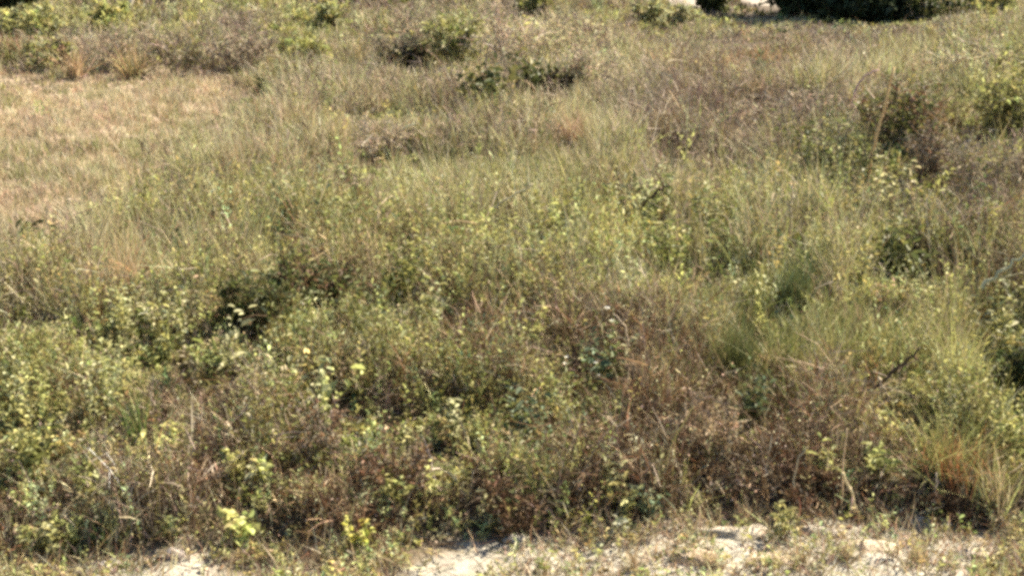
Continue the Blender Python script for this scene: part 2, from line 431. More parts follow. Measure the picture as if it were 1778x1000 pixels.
        leaves(bags['dead_brush'], q, rng.normal(size=(m, 3)), ll, ll * .5, jit(A((C_TAN, C_GREY, C_STRAW, C_OLIVE))[rng.integers(0, 4, m)], m))
    # sparse small growth and lying straw on the verge
    M = 60000
    x2 = rng.uniform(-4.2, 4.2, M); y2 = edge_y(x2) - np.abs(rng.normal(0, .6, M)) + .05
    ok = (rng.random(M) > bald_at(x2, y2) * (.82 - .30 * sstep(.2, .9, edge_y(x2) - y2))) & (y2 > 4.6) & (fbm(n2, x2 * 3, y2 * 3) > .30 + .3 * rng.random(M)); x2, y2 = x2[ok], y2[ok]; m = len(x2)
    P2 = np.stack([x2, y2, terrain(x2, y2)], 1)
    d2 = up_dirs(m, .75); c2 = jit(A((C_STRAW, C_GREY * 1.1, C_TAN, C_ORANGE, C_BROWN * 1.2, C_STRAW))[rng.integers(0, 6, m)], m)
    ribbons(bags['dry_grass'], P2, d2, bend(m, .4, .5), (.05 + .13 * rng.random(m)) * (.5 + fbm(n2, x2 * 4, y2 * 4)), .0065, c2 * .8, c2, 2)
    k = rng.random(m) < .10; kk = int(k.sum())
    gen_leafy(bags['weeds'], bags['weeds'], P2[k], .05 + .08 * rng.random(kk), np.full(kk, .004), 6, np.full(kk, .03), np.full(kk, .015), jit(A((C_YG, C_SAGE, C_OLIVE))[rng.integers(0, 3, kk)], kk), jit(C_OLIVE, kk))
    # fallen leaves and broken stems on the soil between the plants
    M = 26000
    y3 = np.exp(rng.uniform(math.log(5.0), math.log(17), M)); x3 = rng.uniform(-1, 1, M) * (.45 * y3 + 1)
    e3 = y3 - edge_y(x3); ok = (e3 > -.2) | (rng.random(M) > .7); x3, y3 = x3[ok], y3[ok]; m = len(x3)
    P3 = np.stack([x3, y3, terrain(x3, y3) + .006 + .02 * rng.random(m)], 1)
    half = m // 2
    d3 = rng.normal(size=(m, 3)) * A([1, 1, .12]); c3 = jit(A((C_TAN * .8, C_GREY * .8, C_BROWN, C_BROWN * .6, C_STRAW * .7))[rng.integers(0, 5, m)], m)
    leaves(bags['dead_brush'], P3[:half], d3[:half], .02 + .03 * rng.random(half), .012 + .01 * rng.random(half), c3[:half], .3, .1)
    ribbons(bags['dead_brush'], P3[half:], nrm(d3[half:]), bend(m - half, .3, 0), .05 + .16 * rng.random(m - half), .005, c3[half:], c3[half:], 2, .4)
    lab = {'dry_grass': 'tan and straw coloured dry grass all over the lot', 'green_grass': 'olive green grass mixed through the lot',
           'weeds': 'small yellow green leafy weeds covering the ground', 'dead_brush': 'tangle of dead brown and grey weed stems'}
    for k_, b in bags.items():
        o = b.build(k_, {'weeds': M_LEAF, 'dead_brush': M_TWIG}.get(k_, M_GRASS)); o['kind'] = 'stuff'; o['label'] = lab[k_]

FOOT = []
# ------------------------------------------------------------------ single things
def thing(name, label, cat, loc, group=None):
    o = bpy.data.objects.new(name, None); COL.objects.link(o); o.location = loc; o.empty_display_size = .1
    o['label'] = label; o['category'] = cat
    if group: o['group'] = group
    return o
def tagm(o, label, cat, loc, group=None):
    o.location = loc; o['label'] = label; o['category'] = cat
    if group: o['group'] = group
    return o

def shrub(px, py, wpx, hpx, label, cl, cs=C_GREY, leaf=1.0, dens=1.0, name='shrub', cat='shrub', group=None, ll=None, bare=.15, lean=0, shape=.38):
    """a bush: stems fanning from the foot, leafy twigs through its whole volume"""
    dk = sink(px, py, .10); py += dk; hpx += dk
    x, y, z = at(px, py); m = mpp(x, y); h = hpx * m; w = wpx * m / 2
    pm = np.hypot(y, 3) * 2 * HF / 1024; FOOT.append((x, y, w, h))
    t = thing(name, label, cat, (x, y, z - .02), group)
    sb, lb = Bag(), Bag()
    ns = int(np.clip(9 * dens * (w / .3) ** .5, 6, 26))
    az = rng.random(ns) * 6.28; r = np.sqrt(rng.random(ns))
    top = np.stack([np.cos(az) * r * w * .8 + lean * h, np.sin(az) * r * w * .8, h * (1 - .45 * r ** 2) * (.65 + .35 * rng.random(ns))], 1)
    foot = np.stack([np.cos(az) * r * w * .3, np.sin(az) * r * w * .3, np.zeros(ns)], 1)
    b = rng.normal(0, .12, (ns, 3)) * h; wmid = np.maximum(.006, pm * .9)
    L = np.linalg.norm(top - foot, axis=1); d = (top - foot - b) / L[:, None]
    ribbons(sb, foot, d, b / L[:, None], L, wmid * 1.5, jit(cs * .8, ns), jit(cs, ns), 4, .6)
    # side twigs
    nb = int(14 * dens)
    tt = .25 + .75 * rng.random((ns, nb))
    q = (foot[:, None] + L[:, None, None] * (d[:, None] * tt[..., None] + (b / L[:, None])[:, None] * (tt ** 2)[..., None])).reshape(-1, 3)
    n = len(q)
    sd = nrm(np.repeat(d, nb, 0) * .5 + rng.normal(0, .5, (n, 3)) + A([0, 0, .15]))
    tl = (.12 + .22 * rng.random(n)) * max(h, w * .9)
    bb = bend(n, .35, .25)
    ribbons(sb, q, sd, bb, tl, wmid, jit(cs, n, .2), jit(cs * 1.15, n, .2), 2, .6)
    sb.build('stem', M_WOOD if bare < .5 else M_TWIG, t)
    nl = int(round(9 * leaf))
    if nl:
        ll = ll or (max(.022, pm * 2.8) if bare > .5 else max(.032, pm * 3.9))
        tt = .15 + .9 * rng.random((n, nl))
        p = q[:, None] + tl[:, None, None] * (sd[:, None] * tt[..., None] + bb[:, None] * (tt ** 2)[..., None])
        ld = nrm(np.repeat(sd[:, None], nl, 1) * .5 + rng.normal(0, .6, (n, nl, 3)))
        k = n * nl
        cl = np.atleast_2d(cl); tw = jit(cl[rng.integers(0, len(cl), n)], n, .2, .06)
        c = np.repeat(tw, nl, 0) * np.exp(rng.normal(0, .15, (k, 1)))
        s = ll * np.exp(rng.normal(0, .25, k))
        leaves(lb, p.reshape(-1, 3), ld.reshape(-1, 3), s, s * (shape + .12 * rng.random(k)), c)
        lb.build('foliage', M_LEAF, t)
    return t

def weed(px, py, wpx, hpx, label, cl, ns=5, nl=8, leafpx=16, cs=C_OLIVE, name='leafy_weed', cat='weed', group=None, ratio=.48, tilt=None, el=.45, flower=None):
    hpx *= 1.3; leafpx *= 1.0; wpx *= 1.1; nl = nl + 2; ns = int(ns * 1.3); dk = sink(px, py); py += dk; hpx += dk
    x, y, z = at(px, py); m = mpp(x, y); h = hpx * m; w = wpx * m / 2
    pm = np.hypot(y, 3) * 2 * HF / 1024; FOOT.append((x, y, w, h))
    t = thing(name, label, cat, (x, y, z - .01), group)
    sb, lb = Bag(), Bag()
    p = rng.normal(0, .25, (ns, 3)) * w * A([1, 1, 0])
    cl = np.atleast_2d(cl)
    hh = h * (.65 + .4 * rng.random(ns))
    gen_leafy(sb, lb, p, hh, np.full(ns, pm), nl, leafpx * m * (.85 + .3 * rng.random(ns)), leafpx * m * ratio * (.85 + .3 * rng.random(ns)), jit(cl[rng.integers(0, len(cl), ns)], ns, .12, .04), jit(cs, ns, .15), tilt if tilt is not None else math.atan2(w * .8, h), .2, el)
    sb.build('stem', M_GRASS, t); lb.build('foliage', M_LEAF, t)
    if flower is not None:
        for i in range(min(ns, 2)):
            fb = Bag()
            tip = p[i] + A([rng.normal(0, .2) * w, -.04, hh[i] * .95])
            k = 7; a = np.arange(k) / k * 6.28
            leaves(fb, np.repeat(tip[None], k, 0), np.stack([np.cos(a), np.sin(a), .5 + 0 * a], 1), flower * m, flower * m * .55, np.tile(A([.72, .70, .62]), (k, 1)), .1, .1)
            fb.build('flower', M_LEAF, t)
    return t

def tussock(px, py, wpx, hpx, label, cg, cd=C_STRAW, nb=160, dead=.35, name='grass_tussock', group=None, tilt=None, amt=.45, open=0):
    hpx *= 1.15; nb = int(nb * 1.1); dk = sink(px, py, .15 if open else .06); py += dk; hpx += dk
    x, y, z = at(px, py); m = mpp(x, y); h = hpx * m; w = wpx * m / 2
    pm = np.hypot(y, 3) * 2 * HF / 1024; FOOT.append((x, y, w, h) if open else (x, y, w * .55, h * .5))
    t = thing(name, label, 'grass tuft', (x, y, z - .01), group)
    for nm, col, n, hs in (('green_foliage', cg, int(nb * (1 - dead)), 1.0), ('dry_foliage', cd, int(nb * dead), .7)):
        if n < 2: continue
        b = Bag(); p = rng.normal(0, .28, (n, 3)) * w * A([1, 1, 0]); col = np.atleast_2d(col)
        c = jit(col[rng.integers(0, len(col), n)], n, .2, .06)
        gen_blades(b, p, h * hs * (.55 + .55 * rng.random(n)), np.maximum(.005, pm * 1.1), c, tilt or min(.6, math.atan2(w, h) * .8), amt * (.3 + 1.2 * rng.random((n, 1))), .25, 3)
        b.build(nm, M_GRASS, t)
    return t

def stalk(pts_px, dpt, label, c, r=.006, name='dry_stalk', cat='stalk', head=0, group=None, c1=None, depth=0.0):
    """a stem through pixels, first one standing on the ground at depth of dpt, the rest in a leaning plane"""
    dpt = (dpt[0], dpt[1] + sink(*dpt, .13)); x, y, z = at(*dpt); m = mpp(x, y)
    pts_px = [(pts_px[0][0] + .15 * (pts_px[0][0] - pts_px[1][0]), dpt[1])] + list(pts_px) if dpt[1] - pts_px[0][1] > 12 and name != 'stick' else pts_px
    pts = [A([(a - dpt[0]) * m, depth * i * m, (dpt[1] - b) * m]) for i, (a, b) in enumerate(pts_px)]
    P = np.array(pts); n = 14
    FOOT.append((x + float(P[:, 0].mean()), y, float(np.ptp(P[:, 0])) / 2 + .06, float(P[:, 2].max()) * .6))
    tq = np.linspace(0, len(P) - 1, n); s = np.zeros((n, 3))
    for k in range(3): # smooth through points
        s[:, k] = np.interp(tq, np.arange(len(P)), P[:, k])
    for _ in range(3): s[1:-1] = (s[:-2] + 2 * s[1:-1] + s[2:]) / 4
    s[1:-1] += rng.normal(0, r * .5, (n - 2, 3))
    b = Bag(); tube(b, s, r, r * .55, jit(c, 1, .05)[0], 6, c1)
    if not head and name == 'dry_stalk':
        o = b.build(name, M_TWIG, smooth=True); return tagm(o, label, cat, (x, y, z), group)
    t = thing(name, label, cat, (x, y, z), group)
    b.build('stem', M_TWIG, t, True)
    hb = Bag(); k = 26 if head else 6
    if head:
        i = rng.integers(n - 4, n, k); q = s[i] + rng.normal(0, r, (k, 3))
        leaves(hb, q, nrm(rng.normal(0, .5, (k, 3)) + A([0, 0, .8])), head * m, head * m * .35, jit(c, k, .2))
        hb.build('seed_head', M_GRASS, t)
    else:
        i = rng.integers(3, n - 1, 3)
        for j in i:
            hb = Bag()
            dd = nrm(rng.normal(0, 1, 3) + A([0, 0, .5])); L = .08 + .1 * rng.random()
            tube(hb, np.stack([s[j] + dd * L * q + A([0, 0, .02]) * q * q for q in np.linspace(0, 1, 4)]), r * .6, r * .25, jit(c, 1, .1)[0], 6)
            hb.build('side_twig', M_TWIG, t, True)
    return t

def stone(px, py, wpx, hpx, label, c, name='stone', group=None, flat=0, dpx=None):
    x, y, z = at(px, py); m = mpp(x, y)
    b = Bag(); nu, nv = 40, 22
    th = np.linspace(0, 2 * math.pi, nu, endpoint=False); ph = np.linspace(-math.pi / 2, math.pi / 2, nv)
    T, P_ = np.meshgrid(th, ph, indexing='ij')
    V = np.stack([np.cos(P_) * np.cos(T), np.cos(P_) * np.sin(T), np.sin(P_)], -1)
    k = rng.random() * 50
    for _ in range(11):                              # broken faces
        nn = nrm(rng.normal(size=3) * A([1, 1, .9])); off = .62 + .22 * rng.random()
        dd = np.maximum(V @ nn - off, 0); V = V - dd[..., None] * nn
    V *= (.85 + .3 * fbm(n2, V[..., 0] * 2.6 + k, V[..., 1] * 2.6 + V[..., 2] * 2.1 + k))[..., None]
    V += (fbm(n3, V[..., 0] * 7 + k, V[..., 1] * 7 + V[..., 2] * 6)[..., None] - .5) * .13
    V *= A([wpx * m / 2, (dpx or wpx * .7) * m / 2, hpx * m * .7])
    i = np.arange(nu * nv).reshape(nu, nv)
    f = np.stack([i[:, :-1], np.roll(i, -1, 0)[:, :-1], np.roll(i, -1, 0)[:, 1:], i[:, 1:]], -1).reshape(-1, 4)
    b.add(V, f, np.tile(c, (nu * nv, 1)) * (.85 + .3 * rng.random((nu * nv, 1))))
    o = b.build(name, M_STONE, smooth=False)
    o.rotation_euler = (0, 0, rng.normal(0, .15))
    return tagm(o, label, 'stone', (x, y, z - hpx * m * .12), group)

# ---- far edge: tree, bushes, post, stones
def tree(px, py, crown, label, hx=0):
    x, y, z = at(px, py)
    t = thing('dark_tree', label, 'tree', (x, y, z - .05))
    tb, cb = Bag(), Bag()
    trunk = np.stack([A([.15 * math.sin(k * .9), .1 * math.cos(k), .7 * k]) for k in range(7)])
    tube(tb, trunk, .19, .07, [.10, .08, .06], 10)
    cw, ch, cz = crown
    tips = []
    for i in range(26):
        a = rng.random() * 6.28; r = cw * (.35 + .6 * rng.random()); k = 1.0 + 3.2 * rng.random()
        s = A([.1, .05, k]); e = A([math.cos(a) * r, math.sin(a) * r, cz + (rng.random() - .45) * ch])
        mid = (s + e) / 2 + A([0, 0, .35])
        pts = np.stack([s * (1 - q) ** 2 + 2 * mid * q * (1 - q) + e * q * q for q in np.linspace(0, 1, 6)])
        tube(tb, pts, .06, .015, [.10, .08, .06], 6)
        tips += [pts[2], pts[3], pts[4], pts[5], pts[5]]
    tb.build('trunk', M_WOOD, t, True)
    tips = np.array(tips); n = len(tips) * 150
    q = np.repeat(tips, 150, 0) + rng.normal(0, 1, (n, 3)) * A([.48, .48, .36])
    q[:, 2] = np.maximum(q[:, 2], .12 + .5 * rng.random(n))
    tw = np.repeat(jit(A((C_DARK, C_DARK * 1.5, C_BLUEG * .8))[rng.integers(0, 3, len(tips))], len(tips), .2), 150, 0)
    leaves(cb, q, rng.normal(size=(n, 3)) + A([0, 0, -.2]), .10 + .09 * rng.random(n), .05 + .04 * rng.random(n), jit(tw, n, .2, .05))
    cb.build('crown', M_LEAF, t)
    return t
tree(1500, 30, (3.6, 3.2, 2.0), 'dark green spreading tree with low crown shading the far right edge of the lot')
for px_, py_, w_, h_, l_ in ((1400, 25, 160, 48, 'dark low bush added to fill the shade under the left side of the spreading tree'), (1480, 32, 160, 64, 'dark low bush added to fill the shade around the trunk of the spreading tree'), (1572, 30, 150, 50, 'dark low bush added to fill the shade under the right side of the spreading tree')):
    shrub(px_, py_, w_, h_, l_, (C_DARK * .8, C_DARK * 1.5, C_BLUEG * .7), C_BROWN * .6, 1.7, 1.6)  # bushes added to fill in the dark shade below the crown
shrub(1238, 22, 64, 46, 'small dark green bush at the far edge between the two pale sand patches', (C_DARK, C_GREEN * .6), C_BROWN, 1.3, 1.1)
shrub(22, 22, 130, 75, 'dark green bush filling the far corner at the upper left', (C_DARK, C_DARK * 1.4), C_BROWN, 1.6, 1.3)
shrub(312, 8, 70, 45, 'dark bush behind the pale stones at the far edge', (C_DARK * 1.3, C_GREEN * .7), C_BROWN, 1.2)
shrub(603, 6, 50, 36, 'small dark bush on the far edge behind the yellow green thicket', (C_DARK * 1.3, C_OLIVE * .5), C_BROWN, 1.1)
shrub(930, 38, 62, 60, 'bright green leafy bush at the far edge in the middle of the lot', (C_GREEN * 1.3, C_OLIVE, C_YG * .8), C_OLIVE, 1.2, 1.0)
shrub(1140, 44, 150, 44, 'sage green low bush just left of the pale sand patches', (C_SAGE, C_OLIVE, C_SAGE * .8), C_GREY, .8, 1.1)
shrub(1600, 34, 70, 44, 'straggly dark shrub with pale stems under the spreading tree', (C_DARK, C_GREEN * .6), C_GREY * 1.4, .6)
shrub(1735, 44, 120, 56, 'yellow green bush beyond the right hand brush beside the tree shade', (C_YG, C_YG * 1.15, C_OLIVE), C_GREY, 1.2)
def post(px, py, wpx, hpx):
    x, y, z = at(px, py); m = mpp(x, y); b = Bag(); w = wpx * m / 2
    pts = [A([.012 * math.sin(k * 1.7) + .012 * k, .01 * math.cos(k), k * hpx * m / 8]) for k in range(9)]
    tube(b, pts, w, w * .9, [.62, .56, .45], 8, [.55, .50, .42])
    o = b.build('wooden_post', M_WOOD); tagm(o, 'pale weathered post standing at the far edge of the lot', 'post', (x, y, z - .05))
post(225, 46, 11, 84)
stone(396, 46, 40, 34, 'pale stone at the far edge, larger and right of its neighbour', A([.60, .54, .42]))
stone(341, 50, 24, 30, 'small pale stone at the far edge left of the larger one', A([.58, .5, .4]))
stone(432, 28, 34, 32, 'pale stone farthest back, behind the larger far edge stone', A([.6, .55, .44]))

# ---- upper left thicket
shrub(55, 62, 140, 58, 'yellow green bush at the left photo edge, in front of the dark corner bush', (C_YG, C_YG * 1.2, C_SAGE), C_GREY, 1.2, 1.1)
shrub(195, 55, 120, 52, 'yellow green bush in front of the weathered post', (C_YG, C_YG * 1.2, C_OLIVE), C_GREY, 1.2, 1.1)
shrub(80, 118, 150, 62, 'olive brown half bare bush at the left edge above the dry patch', (C_OLIVE, C_SAGE * .8, C_TAN * .7), C_GREY, .7, 1.1)
shrub(215, 112, 130, 70, 'grey bare bush behind the orange grass tufts', (C_GREY, C_SAGE * .7), C_GREY, .45, 1.2, name='dead_shrub', bare=1)
shrub(315, 118, 120, 74, 'grey brown bush below the far edge stones with dark foot at the dry patch', (C_GREY, C_OLIVE * .9), C_GREY * .9, .5, 1.2, name='dead_shrub', bare=1)
shrub(425, 112, 150, 84, 'wide grey leafless bush at the right end of the upper left thicket', (C_GREY, C_GREY * .8), C_GREY, .4, 1.4, name='dead_shrub', bare=1)
shrub(530, 118, 110, 60, 'yellow green bush right of the wide grey leafless one', (C_YG, C_YG * 1.2, C_OLIVE), C_GREY, 1.3, 1.1)
shrub(560, 52, 130, 50, 'yellow green low thicket at the far edge left of the brown bush', (C_YG, C_OLIVE, C_SAGE), C_GREY, 1.1, 1.1)
tussock(132, 124, 40, 50, 'orange tan dry tuft on the left above the dry patch', C_ORANGE, C_TAN, 80, .4, open=1, tilt=.5)
tussock(228, 122, 70, 52, 'wide golden orange tuft under the grey bare bush', (C_ORANGE, A([.45,.33,.15])), C_YG, 120, .4, open=1, tilt=.5)
tussock(24, 92, 44, 34, 'rusty tuft at the left photo edge in the olive brush', C_RUST, C_TAN, 90, .3, open=1)
weed(451, 158, 18, 34, 'small dark upright weed at the right tip of the dry patch', C_DARK, 5, 7, 9)

# ---- upper middle
shrub(715, 108, 160, 105, 'tall brown grey leafless bush with a black shaded foot in the upper middle', (C_GREY, C_SAGE * .8), C_GREY, .5, 1.5, name='dead_shrub', bare=1)
shrub(700, 118, 110, 40, 'low blackish bush added as shade at the foot of the tall brown grey leafless one', (C_DARK * .8, C_BROWN * .6), C_BROWN * .6, 1.1, 1.0)  # added to paint the dark shadow beneath the tall bush
shrub(795, 120, 150, 118, 'green bush right of the tall brown leafless one', (C_OLIVE, C_GREEN * 1.4, C_SAGE), C_GREY * 1.2, .9, 1.2)
shrub(875, 126, 180, 122, 'silvery grey leafless bush between the green bush and the yellow green weed', (C_GREY * 1.3,), C_GREY * 1.35, .4, 1.3, name='dead_shrub', bare=1)
weed(908, 92, 44, 44, 'bright yellow green weed behind the dark broad leaved plants', (C_YG * 1.2,), 9, 8, 11)
shrub(985, 110, 200, 96, 'pale straw coloured bush behind the grey bush', (C_STRAW, C_SAGE), C_GREY * 1.3, .7, 1.1, name='dead_shrub', bare=1)
shrub(1020, 162, 170, 84, 'grey brown bare bush right of the dark broad leaved plants', (C_GREY * 1.2, C_SAGE), C_GREY * 1.2, .4, 1.5, name='dead_shrub', bare=1)
weed(842, 186, 80, 66, 'dark green broad leaved plant, left one of the pair in the upper middle', (C_DARK * 1.2, C_GREEN * .6, C_OLIVE * .6), 14, 9, 20, ratio=.55)
weed(925, 166, 76, 62, 'dark upright broad leaved plant, right and taller one of the pair in the upper middle', (C_DARK * 1.4, C_GREEN * .6, C_OLIVE * .5), 13, 9, 18, ratio=.55)
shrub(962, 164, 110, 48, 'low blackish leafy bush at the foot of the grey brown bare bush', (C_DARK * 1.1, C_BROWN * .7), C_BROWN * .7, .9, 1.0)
tussock(992, 246, 60, 62, 'rusty red dead tuft alone in the middle of the field', (A([.40, .255, .17]), A([.44, .31, .21])), C_TAN, 170, .25, open=1, tilt=.4)
tussock(1150, 126, 26, 44, 'small rusty tuft in the upper middle above the grey stalks', A([.42, .24, .13]), C_TAN, 90, .3, open=1)
for a_, b_, w_, l_ in ((1265, 112, 60, 'orange tuft left of the others below the tree shade'), (1330, 108, 60, 'orange tuft between two others below the tree shade'), (1385, 116, 50, 'orange tuft right of the others below the tree shade')):
    tussock(a_, b_, w_, 34, l_, (A([.43, .28, .15]), C_RUST), C_TAN, 130, .4, open=1)
weed(1315, 132, 60, 40, 'bluish dark weed right in front of the orange tufts', (C_BLUEG, C_GREEN * .7), 8, 7, 10)
stalk([(685, 255), (690, 235), (702, 222), (722, 214)], (685, 258), 'pale bent stalk arching left of the middle over grey grass', C_PALE, .015)
shrub(655, 262, 120, 80, 'grey thin stemmed dry bush behind the pale bent stalk', (C_GREY * 1.2,), C_GREY * 1.2, .3, 1.2, name='dead_shrub', bare=1)
shrub(1190, 262, 90, 60, 'purplish grey dead bush in the middle right', (C_GREY * .7,), C_GREY * .7, .3, 1.3, name='dead_shrub', bare=1)
shrub(1275, 215, 130, 60, 'grey brown dead bush left of the right hand thicket', (C_GREY,), C_GREY * .9, .35, 1.3, name='dead_shrub', bare=1)

# ---- right hand thicket
shrub(1570, 246, 230, 120, 'dark leaved bush around the tall pale stalk', (C_GREEN * .9, C_OLIVE * .7, C_BROWN), C_GREY * .8, .9, 1.5)
shrub(1455, 318, 200, 125, 'olive leafy bush left of the tall pale stalk', (C_GREEN, C_OLIVE, C_SAGE * .7), C_GREY * .8, .8, 1.3)
shrub(1735, 225, 170, 130, 'bright yellow green leafy bush at the right edge of the photo', (C_YG, C_OLIVE, C_OLIVE * .8), C_GREY * .8, 1.2, 1.4)
shrub(1705, 330, 200, 120, 'brown bare bush below the bright yellow green one', (C_GREY * .85, C_OLIVE * .8), C_GREY * .8, .5, 1.6, name='dead_shrub', bare=1)
shrub(1615, 305, 140, 100, 'dark purplish brown dead bush right of the tall pale stalk', (C_GREY * .6, C_BROWN), C_GREY * .6, .5, 1.6, name='dead_shrub', bare=1)
shrub(1690, 145, 180, 110, 'whitish grey twiggy bush behind the bright yellow green one', (C_SAGE, C_PALE * .8), C_GREY * 1.3, .5, 1.4, name='dead_shrub', bare=1)
shrub(1420, 212, 170, 80, 'mauve grey twiggy bush under the arching pale stalks', (C_GREY * .9,), C_GREY * .95, .3, 1.4, name='dead_shrub', bare=1)
stalk([(1506, 296), (1510, 250), (1520, 205), (1530, 160), (1536, 120)], (1506, 312), 'tall pale stalk rising from the right hand thicket', C_PALE, .017)
stalk([(1478, 172), (1484, 146), (1498, 130), (1518, 124)], (1478, 200), 'pale dry stalk arching over the mauve grey bush', C_PALE * .95, .015)
stalk([(1447, 165), (1455, 148), (1470, 138)], (1447, 198), 'short pale arching stalk left of the longer arching one', C_PALE * .9, .011)
weed(1395, 262, 60, 55, 'dark green weed left of the olive leafy bush', (C_GREEN * .8, C_DARK * 1.5), 8, 8, 13)
weed(1560, 350, 90, 62, 'sage green leafy weed below the dark leaved bush', (C_SAGE, C_OLIVE), 9, 8, 15)

# ---- middle of the field
weed(1105, 372, 130, 70, 'spreading light green weed around the short dark stick', (C_SAGE, C_YG, C_GREEN * 1.2), 14, 8, 16)
stalk([(1108, 362), (1125, 345), (1142, 330), (1158, 318)], (1108, 392), 'short dark broken stick leaning in the light green weed', C_BROWN * .5, .016, 'stick', 'stick')
stalk([(842, 372), (868, 352), (896, 336), (926, 318)], (842, 388), 'long pale stem lying aslant left of the light green weed', C_PALE, .014, 'stick', 'stick')
stalk([(766, 372), (764, 340), (766, 308)], (766, 392), 'thin upright straw stalk left of the long aslant pale stem', C_STRAW * 1.1, .011, head=9)
stalk([(1370, 388), (1369, 350), (1371, 318)], (1370, 408), 'thin upright yellow stalk in front of the olive leafy bush', C_STRAW * 1.15, .012, head=9)
weed(622, 362, 50, 54, 'bright green weed left of the upright straw stalk', (C_GREEN * 1.2, C_OLIVE), 8, 8, 14)
weed(850, 430, 120, 60, 'yellow green leafy clump below the long aslant pale stem', (C_YG * 1.15, C_YG), 14, 8, 15)
weed(945, 410, 90, 60, 'yellow green weed between the aslant pale stem and the dark stick', (C_YG, C_OLIVE), 11, 8, 15)
weed(1160, 440, 110, 70, 'bright green weed under the short dark stick', (C_YG, C_GREEN * 1.4), 12, 8, 16)
weed(1230, 390, 60, 70, 'upright sage weed right of the short dark stick', (C_SAGE, C_GREEN), 8, 9, 14)
weed(1560, 455, 110, 75, 'dark hollow leafy bush weed in the right middle', (C_GREEN, C_OLIVE, C_DARK * 1.4), 12, 8, 18)
weed(58, 424, 60, 50, 'dark green plant with drooping broad leaves on the left', (C_DARK * .9,), 5, 5, 26, ratio=.42, el=-.3)
weed(318, 438, 30, 42, 'small dark green plant among pale grass left of the shaded bush', (C_DARK * .9,), 5, 6, 16, ratio=.5)
tussock(215, 478, 110, 80, 'orange straw tuft on the left among yellow weeds', (A([.45, .30, .16]), C_STRAW), C_TAN, 190, .3, open=1)
tussock(140, 490, 80, 60, 'tan tuft left of the orange straw one', (C_TAN, C_STRAW), C_GREY, 100, .4)
weed(215, 560, 110, 70, 'pale yellow weed below the orange straw tuft', (C_YG, C_SAGE), 14, 9, 13)
# dark bush and its lit neighbours
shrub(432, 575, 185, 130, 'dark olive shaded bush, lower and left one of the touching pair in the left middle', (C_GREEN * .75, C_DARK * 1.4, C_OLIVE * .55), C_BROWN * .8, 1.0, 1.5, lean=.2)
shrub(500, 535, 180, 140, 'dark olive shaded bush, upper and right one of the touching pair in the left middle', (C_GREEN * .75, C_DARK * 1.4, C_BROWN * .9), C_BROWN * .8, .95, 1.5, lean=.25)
weed(432, 552, 40, 72, 'pale green upright weed in front of the touching dark bushes', (C_SAGE, C_GREEN * 1.6), 4, 7, 24, ratio=.4)
weed(515, 500, 70, 56, 'light green weed against the right side of the touching dark bushes', (C_SAGE, C_YG * .9), 7, 7, 20, ratio=.42)
weed(386, 622, 36, 76, 'upright green weed below the touching dark bushes at their left', (C_GREEN * 1.3, C_SAGE), 4, 8, 22, ratio=.38)
weed(480, 596, 50, 50, 'small pale weed at the right foot of the touching dark bushes', (C_SAGE, C_YG), 5, 7, 18)
weed(300, 580, 100, 80, 'bushy olive weed left of the touching dark bushes', (C_OLIVE, C_YG, C_SAGE), 13, 9, 14)
weed(620, 560, 90, 80, 'dark green weed right of the touching dark bushes', (C_GREEN * .8, C_OLIVE * .8), 9, 8, 17)
weed(700, 500, 110, 80, 'olive weed in the middle between two brown hollows', (C_OLIVE, C_GREEN), 10, 8, 16)

# ---- right middle
tussock(1375, 520, 100, 96, 'dark bluish green grass tuft in the right middle', (C_BLUEG, C_DARK * 1.8, C_GREEN), C_OLIVE, 170, .15)
tussock(1455, 500, 110, 100, 'golden straw tuft right of the dark bluish one', (C_STRAW * 1.1, C_YG), C_ORANGE, 180, .35)
tussock(1275, 640, 110, 120, 'dark green grass tuft with black foot in the right middle', (C_GREEN * .8, C_DARK * 1.6), C_OLIVE, 190, .15)
tussock(1350, 640, 120, 110, 'mid green grass tuft right of the one with black foot', (C_GREEN, C_OLIVE), C_STRAW, 170, .25)
tussock(1665, 660, 130, 120, 'yellow green grass tuft left of the dark bush at the right edge', (C_YG, C_YG * 1.2), C_STRAW, 190, .35)
shrub(1765, 690, 130, 120, 'dark green bush at the right edge of the photo halfway down', (C_GREEN * .7, C_DARK * 1.4), C_BROWN * .6, 1.1, 1.4)
weed(1735, 570, 100, 70, 'sage weed with small pale leaves above the dark right edge bush', (C_SAGE, C_OLIVE), 11, 8, 16)
stalk([(1692, 500), (1722, 474), (1752, 450), (1784, 424)], (1692, 545), 'pale bare stick slanting up to the right edge of the photo', C_PALE * .85, .017, 'stick', 'stick')
stalk([(1512, 672), (1538, 648), (1562, 624), (1586, 598)], (1512, 700), 'dark stick leaning right behind the yellow green tuft', C_BROWN * .45, .011, 'stick', 'stick')
stalk([(1520, 650), (1526, 668), (1540, 688)], (1540, 700), 'short pale broken twig beside the dark leaning stick', C_PALE * .8, .009, 'stick', 'stick')
stalk([(1084, 608), (1088, 580), (1082, 556), (1062, 540)], (1084, 640), 'pale curled stalk bending left over the middle weeds', C_PALE * .9, .008)
for a_, b_, f_, l_ in ((985, 650, 7, 'small white flowered weed left of the pale curled stalk'), (1032, 680, 6, 'tiny white flowered weed below the pale curled stalk'), (1058, 580, 8, 'white flowered weed under the tip of the pale curled stalk')):
    weed(a_, b_, 34, 48, l_, (C_GREEN, C_SAGE), 3, 8, 12, flower=f_ * .75)
weed(1050, 640, 110, 70, 'grey green weed at the foot of the pale curled stalk', (C_BLUEG, C_GREEN, C_SAGE * .7), 11, 8, 16)
weed(930, 590, 100, 60, 'yellowish weed left of the white flowered ones', (C_YG, C_OLIVE), 9, 8, 15)
